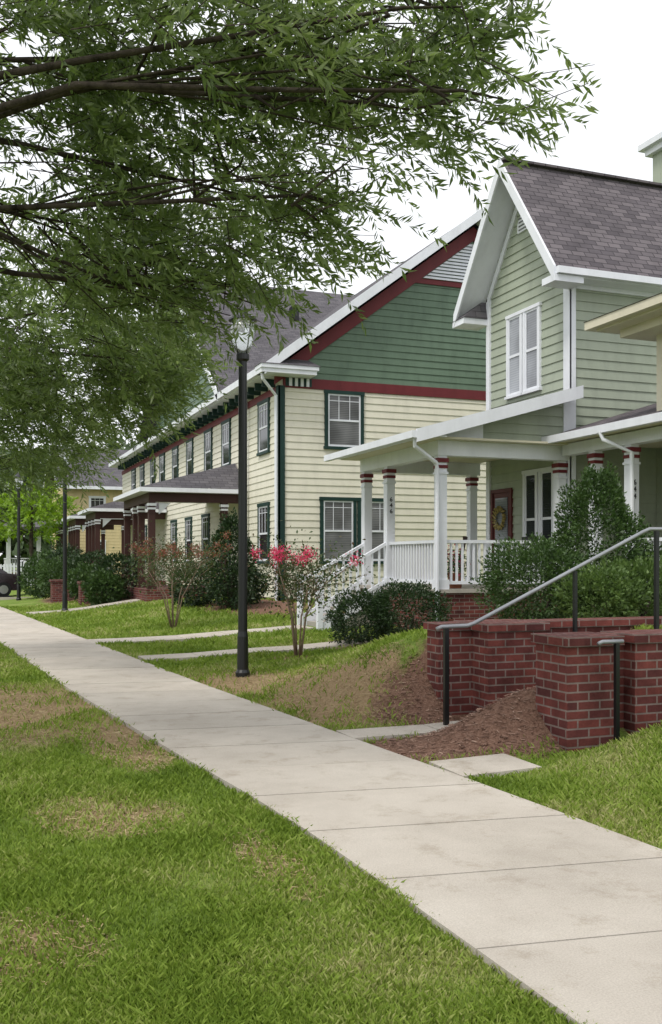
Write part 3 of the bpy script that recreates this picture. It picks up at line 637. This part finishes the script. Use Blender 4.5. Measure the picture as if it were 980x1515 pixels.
# ------------------------------------------------------------ plants
def shrub(name,x,y,rx,rz,mat,n,ls,label,cat='shrub',cone=False,zb=None,group=None):
    z0=float(H(x,y)) if zb is None else zb
    t=thing(name,(x,y,z0),label,cat,group)
    b=B()
    for k in range(4):
        a=random.random()*6.28; b.tube([(x,y,z0-.05),(x+.25*rx*math.cos(a),y+.25*rx*math.sin(a),z0+rz*.8)],[.025,.012],5)
    b.done('stem',t,'bark')
    k=int(n); U=rng.normal(size=(k,3)); U/=np.linalg.norm(U,axis=1,keepdims=True)
    r=np.clip(1-np.abs(rng.normal(0,.16,k)),.3,1.1)
    ns=np.array([noise.noise(Vector(u*2.2)+Vector((x,y,0)))*.35+noise.noise(Vector(u*6)+Vector((x,y,3)))*.22 for u in U])
    r=r*(1+ns)
    zc=z0+rz; P=U*r[:,None]*np.array([rx,rx,rz])
    if cone:
        tt=np.clip((P[:,2]/rz+1)/2,0,1); f=np.interp(tt,[0,.25,.6,1],[1.15,1.1,.95,.55]); P[:,0]*=f;P[:,1]*=f
    P+=np.array([x,y,zc]); P[:,2]=np.maximum(P[:,2],z0+.02)
    D=U+rng.normal(0,.6,(k,3))+np.array([0,0,.3])
    L=ls*rng.uniform(.7,1.3,k); v,f=leafquads(P,D,L,L*.5)
    bigmesh('foliage',t,v,f,mat,at=(x,y,z0))
shrub('boxwood_shrub',6.72,10.4,.68,.56,'boxleaf',13000,.045,'rounded boxwood shrub above the brick wall')
shrub('evergreen_shrub',7.72,10.6,.66,1.07,'boxleaf',17000,.05,'tall conical evergreen shrub above the brick wall',cone=True)
shrub('azalea_shrub',6.95,9.5,.48,.34,'lightleaf',4500,.05,'low light green shrub above the brick wall')
shrub('azalea_shrub',7.6,9.6,.55,.40,'lightleaf',5500,.05,'low green shrub above the brick wall')
shrub('azalea_shrub',8.4,10.3,.65,.5,'boxleaf',5500,.05,'leafy green shrub above the brick wall')
shrub('azalea_shrub',9.3,12.2,.8,.7,'lightleaf',5500,.055,'green shrub in front of the porch')
shrub('boxwood_shrub',6.5,15.6,.55,.45,'darkleaf',7000,.05,'low dark shrub beside the porch steps')
shrub('boxwood_shrub',7.25,15.35,.70,.50,'darkleaf',8500,.05,'low dark shrub beside the porch steps')
shrub('evergreen_shrub',6.5,24.3,.62,1.2,'darkleaf',6000,.09,'tall conical evergreen at the townhouse corner',cone=True)
shrub('evergreen_shrub',5.9,25.6,.65,.55,'darkleaf',3500,.09,'dark rounded shrub by the townhouse porch')
shrub('evergreen_shrub',7.1,25.2,.6,.5,'darkleaf',3500,.09,'dark rounded shrub by the townhouse corner')
for (x,y,r,hh,mm) in ((4.9,32.4,.85,.75,'darkleaf'),(4.2,34.6,.7,.6,'boxleaf'),(4.3,31.6,.6,.5,'boxleaf'),(3.6,38,.9,.75,'boxleaf'),(3.1,40.6,.85,.7,'boxleaf'),(4.0,41.5,.9,.85,'darkleaf'),(3.4,43.5,.8,.9,'boxleaf'),(4.4,45.5,1.0,1.0,'darkleaf'),(4.6,37.0,.8,.8,'darkleaf')):
    shrub('hedge_shrub',x,y,r,hh,mm,2600,.12,'rounded green hedge shrub by the townhouse porches',group='shrubs along the townhouse porches')

def smalltree(x,y,hgt,cr,nl,mats,label,blob):
    z0=float(H(x,y)); t=thing('crepe_myrtle',(x,y,z0),label,'tree')
    b=B(); tips=[]
    for k in range(6):
        a=k*1.05+random.random()*.6; r=cr*(.35+.5*random.random())
        p=[Vector((x+.05*math.cos(a),y+.05*math.sin(a),z0)),Vector((x+.3*r*math.cos(a),y+.3*r*math.sin(a),z0+hgt*.38)),Vector((x+.95*r*math.cos(a+.2),y+.95*r*math.sin(a+.2),z0+hgt*(.7+.15*random.random())))]
        b.tube(p,[.019,.013,.006],6)
        for j in range(8):
            q=p[1].lerp(p[2],.25+.75*random.random()); e=q+Vector((random.gauss(0,1.1),random.gauss(0,1.1),.4+random.random()))*cr*.38; b.tube([q,e],[.006,.003],4); tips+= [e,q.lerp(e,.6)]
    b.done('trunk',t,'stem',True)
    T=np.array([tuple(q) for q in tips]); idx=rng.integers(0,len(T),nl)
    P=T[idx]+rng.normal(0,.12*cr/.55,(nl,3)); D=rng.normal(size=(nl,3)); L=rng.uniform(.04,.075,nl)
    v,f=leafquads(P,D,L,L*.5); bigmesh('crown',t,v,f,mats[0],at=(x,y,z0))
    top=sorted(tips,key=lambda q:-q.z)[:blob[0]]; T=np.array([tuple(q) for q in top]); k=blob[1]; idx=rng.integers(0,len(T),k)
    P=T[idx]+rng.normal(0,.05,(k,3)); P[:,2]+=.03; v,f=leafquads(P,rng.normal(size=(k,3)),np.full(k,blob[2]),np.full(k,blob[2]*.8)); bigmesh('blossom',t,v,f,mats[1],at=(x,y,z0))
smalltree(5.0,14.6,1.75,.85,2600,('myrtle','pink'),'young crepe myrtle with pink blossom on the lawn',(12,1300,.03))
smalltree(4.5,21.8,1.95,.95,3600,('myrtle','rust'),'young crepe myrtle with faded reddish tips on the lawn',(30,1300,.045))

def bigtree(name,label,trunk,ztop,rt,lobes,dens,ll,leaves_per,mat='oak',wr_=.24,gap=-.03,gs_=1.25):
    x,y=trunk; z0=float(H(x,y)); t=thing(name,(x,y,z0),label,'tree')
    b=B(); b.tube([(x,y,z0-.1),(x,y,z0+.3),(x+.05,y,z0+ztop*.6),(x+.1,y+.05,z0+ztop),(x+.1,y,z0+ztop+2.5),(x+.2,y,z0+ztop+4.5)],[rt*1.5,rt*1.05,rt*.9,rt*.8,rt*.5,rt*.2],12)
    tb=Vector((x+.05,y,z0+ztop)); AP=[];AD=[];AL=[]
    for li,(cx,cy_,cz,rx,ry,rz,dm) in enumerate(lobes):
        c=Vector((cx,cy_,cz)); s0=tb+Vector((0,0,random.uniform(-.2,1.8))); d=c-s0
        w1=Vector((random.gauss(0,.15),random.gauss(0,.15),.35)); w2=Vector((random.gauss(0,.2),random.gauss(0,.2),.25+random.gauss(0,.1)))
        m1=s0+d*.3+w1; m2=s0+d*.65+w2; m3=s0+d*.85+w2*.4
        b.tube([s0,m1,m2,m3,c,c+d.normalized()*rx*.5+Vector((0,0,-.1))],[rt*.22,rt*.15,rt*.09,rt*.065,rt*.045,rt*.02],7)
        vol=4.19*rx*ry*rz; nt_=int(vol*dens*dm)
        for k in range(max(6,int(vol*1.6))):
            u=Vector(rng.normal(size=3)).normalized()*random.uniform(.45,.95); e=c+Vector((u.x*rx,u.y*ry,u.z*rz))
            s1=m2.lerp(c,random.random()) if random.random()<.5 else c+Vector((random.uniform(-.2,.2),)*3)
            mid=s1.lerp(e,.5)+Vector((random.gauss(0,.12),random.gauss(0,.12),random.gauss(.08,.08)))
            b.tube([s1,mid,e],[.012,.008,.004],5)
        for _ in range(nt_):
            u=rng.normal(size=3); u/=np.linalg.norm(u); r=random.random()**.42*(1+.25*noise.noise(Vector(u*2.5)+c))
            pnt=c+Vector((u[0]*rx,u[1]*ry,u[2]*rz))*r
            if noise.noise(pnt*gs_)+.4*noise.noise(pnt*gs_*2.7)<gap: continue
            out=(pnt-tb); out.z*=.3; out.normalize()
            dr=(out+Vector(rng.normal(0,.55,3))+Vector((0,0,-.15))).normalized()
            Lt=random.uniform(.3,.6)*(ll/.085)**.5
            if random.random()<.35: b.tube([pnt-dr*.12,pnt+dr*Lt],[.005,.002],3,cap=False)
            k=leaves_per; tt=np.linspace(.05,1,k); P=np.array(pnt)[None]+np.array(dr)[None]*tt[:,None]*Lt
            P[:,2]-=.12*tt**2*Lt/.5
            sd=rng.normal(size=(k,3)); sd-= (sd@np.array(dr))[:,None]*np.array(dr); sd/=np.linalg.norm(sd,axis=1,keepdims=True)
            D=np.array(dr)[None]*.75+sd*.75+np.array([0,0,-.12])
            AP.append(P);AD.append(D);AL.append(ll*rng.uniform(.65,1.25,k))
    b.done('trunk',t,'bark',True,uv=False)
    P=np.concatenate(AP);D=np.concatenate(AD);L=np.concatenate(AL)
    v,f=leafquads(P,D,L,L*wr_); bigmesh('crown',t,v,f,mat,at=(x,y,z0+ztop)); print('LEAVES',name,len(P))
bigtree('oak_tree','large willow oak with narrow leaves spreading over the lawn',(-2.3,7.6),2.9,.24,[
 (.85,7.2,5.2,1.7,1.6,1.0,1.5),(1.95,6.2,5.0,1.3,1.1,.8,1.5),(2.55,5.45,5.0,.75,.7,.5,1.5),(2.85,5.25,4.45,.5,.45,.28,1.3),(2.4,5.7,4.5,.65,.6,.40,1.5),
 (1.7,6.9,4.3,1.1,1.0,.75,1.6),(2.1,6.0,3.98,.58,.6,.42,1.4),(.7,8.3,4.4,1.6,1.5,1.0,1.6),(1.95,7.6,3.75,.55,.6,.42,1.3),(1.2,7.6,3.7,.7,.6,.4,1.2),
 (-2,7,6.6,2.6,2.6,1.8,.15),(0,6.4,6.7,2.2,2.2,1.2,.12),(-4.5,8,5.5,1.8,2,1.5,.2),(-2,10,5.2,2,1.6,1.3,.25)],58,.090,30)  # out-of-frame crown lobes, added for shadow; kept sparse so more light gets in
bigtree('oak_tree','willow oak with dense dark crown hanging over the pavement',(-2.6,16.8),3.0,.24,[
 (1.2,14.4,4.25,2.0,2.0,1.2,1.6),(2.35,12.2,4.1,.7,.8,.6,1.4),(.7,16.8,3.75,1.7,1.7,1.0,1.8),(1.3,12.6,4.8,1.5,1.4,.9,1.4),(2.1,13.6,4.5,.9,1.0,.9,1.4),(-1.5,16,6.2,2.6,2.6,2,.25),(-4.5,17,5,1.8,2,1.5,.2)],32,.12,26,gap=-.08)
bigtree('shade_tree','bright green tree behind the white fence',(3.6,56),1.6,.16,[(3.6,56,4.2,2.2,2.0,1.5,1),(1.2,57,3.8,1.6,1.6,1.2,1),(-1.5,57,4.5,2,2,2,1)],11,.28,14,'brightleaf',.4,gap=-.2)
n=60000; P=np.stack([rng.uniform(-90,130,n),rng.uniform(105,125,n),np.zeros(n)],1)
hh=np.array([13+5*noise.noise(Vector((a*.06,b_*.06,0)))+3*noise.noise(Vector((a*.25,b_*.2,5))) for a,b_ in P[:,:2]])
P[:,2]=hh*rng.random(n)**.6; v,f=leafquads(P,rng.normal(size=(n,3)),rng.uniform(.8,1.8,n),rng.uniform(.7,1.2,n)); o=bigmesh('far_wood',None,v,f,'wood'); o['kind']='stuff'

# ------------------------------------------------------------ grass, mulch
CA,SA=math.cos(math.radians(20.84)),math.sin(math.radians(20.84))
def scatter(n,d0,d1,half=.46):
    d=d0*np.exp(rng.random(n)*math.log(d1/d0)); u=rng.uniform(-half,half,n)*d
    return d*SA+u*CA,d*CA-u*SA,d
x,y,d=scatter(600000,2.9,34)
dm,mm=MASK(x,y)
nn=(np.sin(3.1*x+1.7*y)+np.sin(-2.3*x+4.1*y+1)+np.sin(7.3*x-5.1*y+2)+np.sin(11*x+9*y)*.7+np.sin(-17*x+13*y)*.6)/2.2
edge=rng.normal(0,.022,len(x))+.02*np.sin(y*9)+.02*np.sin(y*23+1)
ok=((x<xl(y)+.005+edge)|(x>xr(y)-.005+edge))&(y<41.8)
def inb(a0,a1,b0,b1): return (x>a0)&(x<a1)&(y>b0)&(y<b1)
for r_ in ((3.2,4.95,7.99,8.43),(3.4,4.12,6.29,6.86),(2.7,7.2,15.49,16.21),(2.3,6.85,18.94,19.96),(1.8,6.2,30.2,31.2),(4.45,8.4,8.7,9.05),(4.6,7.5,6.72,7.3),(5.5,7.5,7.2,8.4),(8.3,21,16.2,20.2),(11,21,8,16.4),(8.3,21,26,60),(5.2,8.4,29,34.7),(6.7,8.4,18.8,20.1)): ok&=~inb(*r_)
ok&=rng.random(len(x))>np.clip(dm*1.35-.2-.12*nn,0,.95); ok&=rng.random(len(x))>np.clip(mm*2.2-.6,0,1)
ok&=rng.random(len(x))<np.clip(.86+.16*nn,.3,1)
x,y,d,nn=x[ok],y[ok],d[ok],nn[ok]; n=len(x); z=H(x,y)
ang=rng.uniform(0,6.28,n); ln=rng.uniform(.013,.033,n)*(1+np.clip(d/11,0,1.8))*(1+.25*nn); wd=.0021+.0010*d*rng.uniform(.7,1.3,n)
lean=rng.uniform(.2,1.1,n); la=rng.uniform(0,6.28,n)
sx,sy=np.cos(ang)*wd/2,np.sin(ang)*wd/2
lx,ly=np.cos(la)*ln*lean,np.sin(la)*ln*lean
v=np.empty((n,4,3)); v[:,0]=np.stack([x-sx,y-sy,z-.005],1); v[:,1]=np.stack([x+sx,y+sy,z-.005],1)
v[:,2]=np.stack([x+lx*.45+sx*.7,y+ly*.45+sy*.7,z+ln*.65],1); v[:,3]=np.stack([x+lx,y+ly,z+ln*.95],1)
o=bigmesh('grass',None,v.reshape(-1,3),np.arange(n*4).reshape(-1,4),'blade'); o['kind']='stuff'; print('BLADES',n)
def litter(name,mat,x,y,L,Wd):
    n=len(x); z=H(x,y)+rng.uniform(.003,.02,n); a=rng.uniform(0,6.28,n); D=np.stack([np.cos(a),np.sin(a),rng.normal(0,.15,n)],1)
    P=np.stack([x,y,z],1); D/=np.linalg.norm(D,axis=1,keepdims=True); Sd=np.stack([-np.sin(a),np.cos(a),rng.normal(0,.3,n)],1)
    l=(L*rng.uniform(.5,1.5,n))[:,None]; w_=(Wd*rng.uniform(.5,1.5,n))[:,None]
    v=np.stack([P-D*l/2-Sd*w_/2,P+D*l/2-Sd*w_/2,P+D*l/2+Sd*w_/2,P-D*l/2+Sd*w_/2],1).reshape(-1,3)
    o=bigmesh(name,None,v,np.arange(n*4).reshape(-1,4),mat); o['kind']='stuff'
n=60000; x=rng.uniform(2.8,9,n); y=rng.uniform(6.6,17,n); dm,mm=MASK(x,y); ok=(mm>.45)&(x>xr(y)+.05)&~((x>3.2)&(x<4.9)&(y>7.98)&(y<8.44))
litter('mulch','chip',x[ok],y[ok],.04,.008)
n=110000; x=rng.uniform(-.8,5.2,n); y=rng.uniform(3.5,16,n); dm,mm=MASK(x,y); ok=(dm>.42)&((x>xr(y)+.02)|(x<xl(y)-.02))&~((x>3.2)&(y>7.98)&(y<8.44))
litter('dry_grass','straw',x[ok],y[ok],.045,.0035)

# ------------------------------------------------------------ light & sky
w=bpy.data.worlds.new('World'); sc.world=w; w.use_nodes=True; nt=w.node_tree; bg=nt.nodes['Background']
sky=nt.nodes.new('ShaderNodeTexSky'); sky.sky_type='NISHITA'; sky.sun_disc=False
el,az=math.radians(58),math.radians(235)
sky.sun_elevation=el; sky.sun_rotation=az; sky.dust_density=4; sky.air_density=1
mx=nt.nodes.new('ShaderNodeMix'); mx.data_type='RGBA'; mx.inputs[0].default_value=.87
nt.links.new(sky.outputs[0],mx.inputs[6]); mx.inputs[7].default_value=(8.7,8.8,9.0,1)
nt.links.new(mx.outputs[2],bg.inputs[0]); bg.inputs[1].default_value=.148
L=bpy.data.lights.new('sun','SUN'); L.energy=2.1; L.angle=math.radians(14); L.color=(1,.96,.9)
so=bpy.data.objects.new('sun',L); COL.objects.link(so)
sd=Vector((math.sin(az)*math.cos(el),math.cos(az)*math.cos(el),math.sin(el)))
so.rotation_euler=sd.to_track_quat('Z','Y').to_euler(); so.location=(0,0,30)
sc.view_settings.view_transform='Standard'; sc.view_settings.look='None'; sc.view_settings.exposure=0
cam=bpy.data.cameras.new('camera'); co=bpy.data.objects.new('camera',cam); COL.objects.link(co)
co.location=(0,0,1.6); co.rotation_euler=(math.radians(90),0,math.radians(-20.84))
cam.sensor_fit='VERTICAL'; cam.sensor_height=36; cam.lens=36*1445/1515; cam.shift_y=72.5/1515; cam.clip_end=2000; cam.clip_start=.05
sc.camera=co
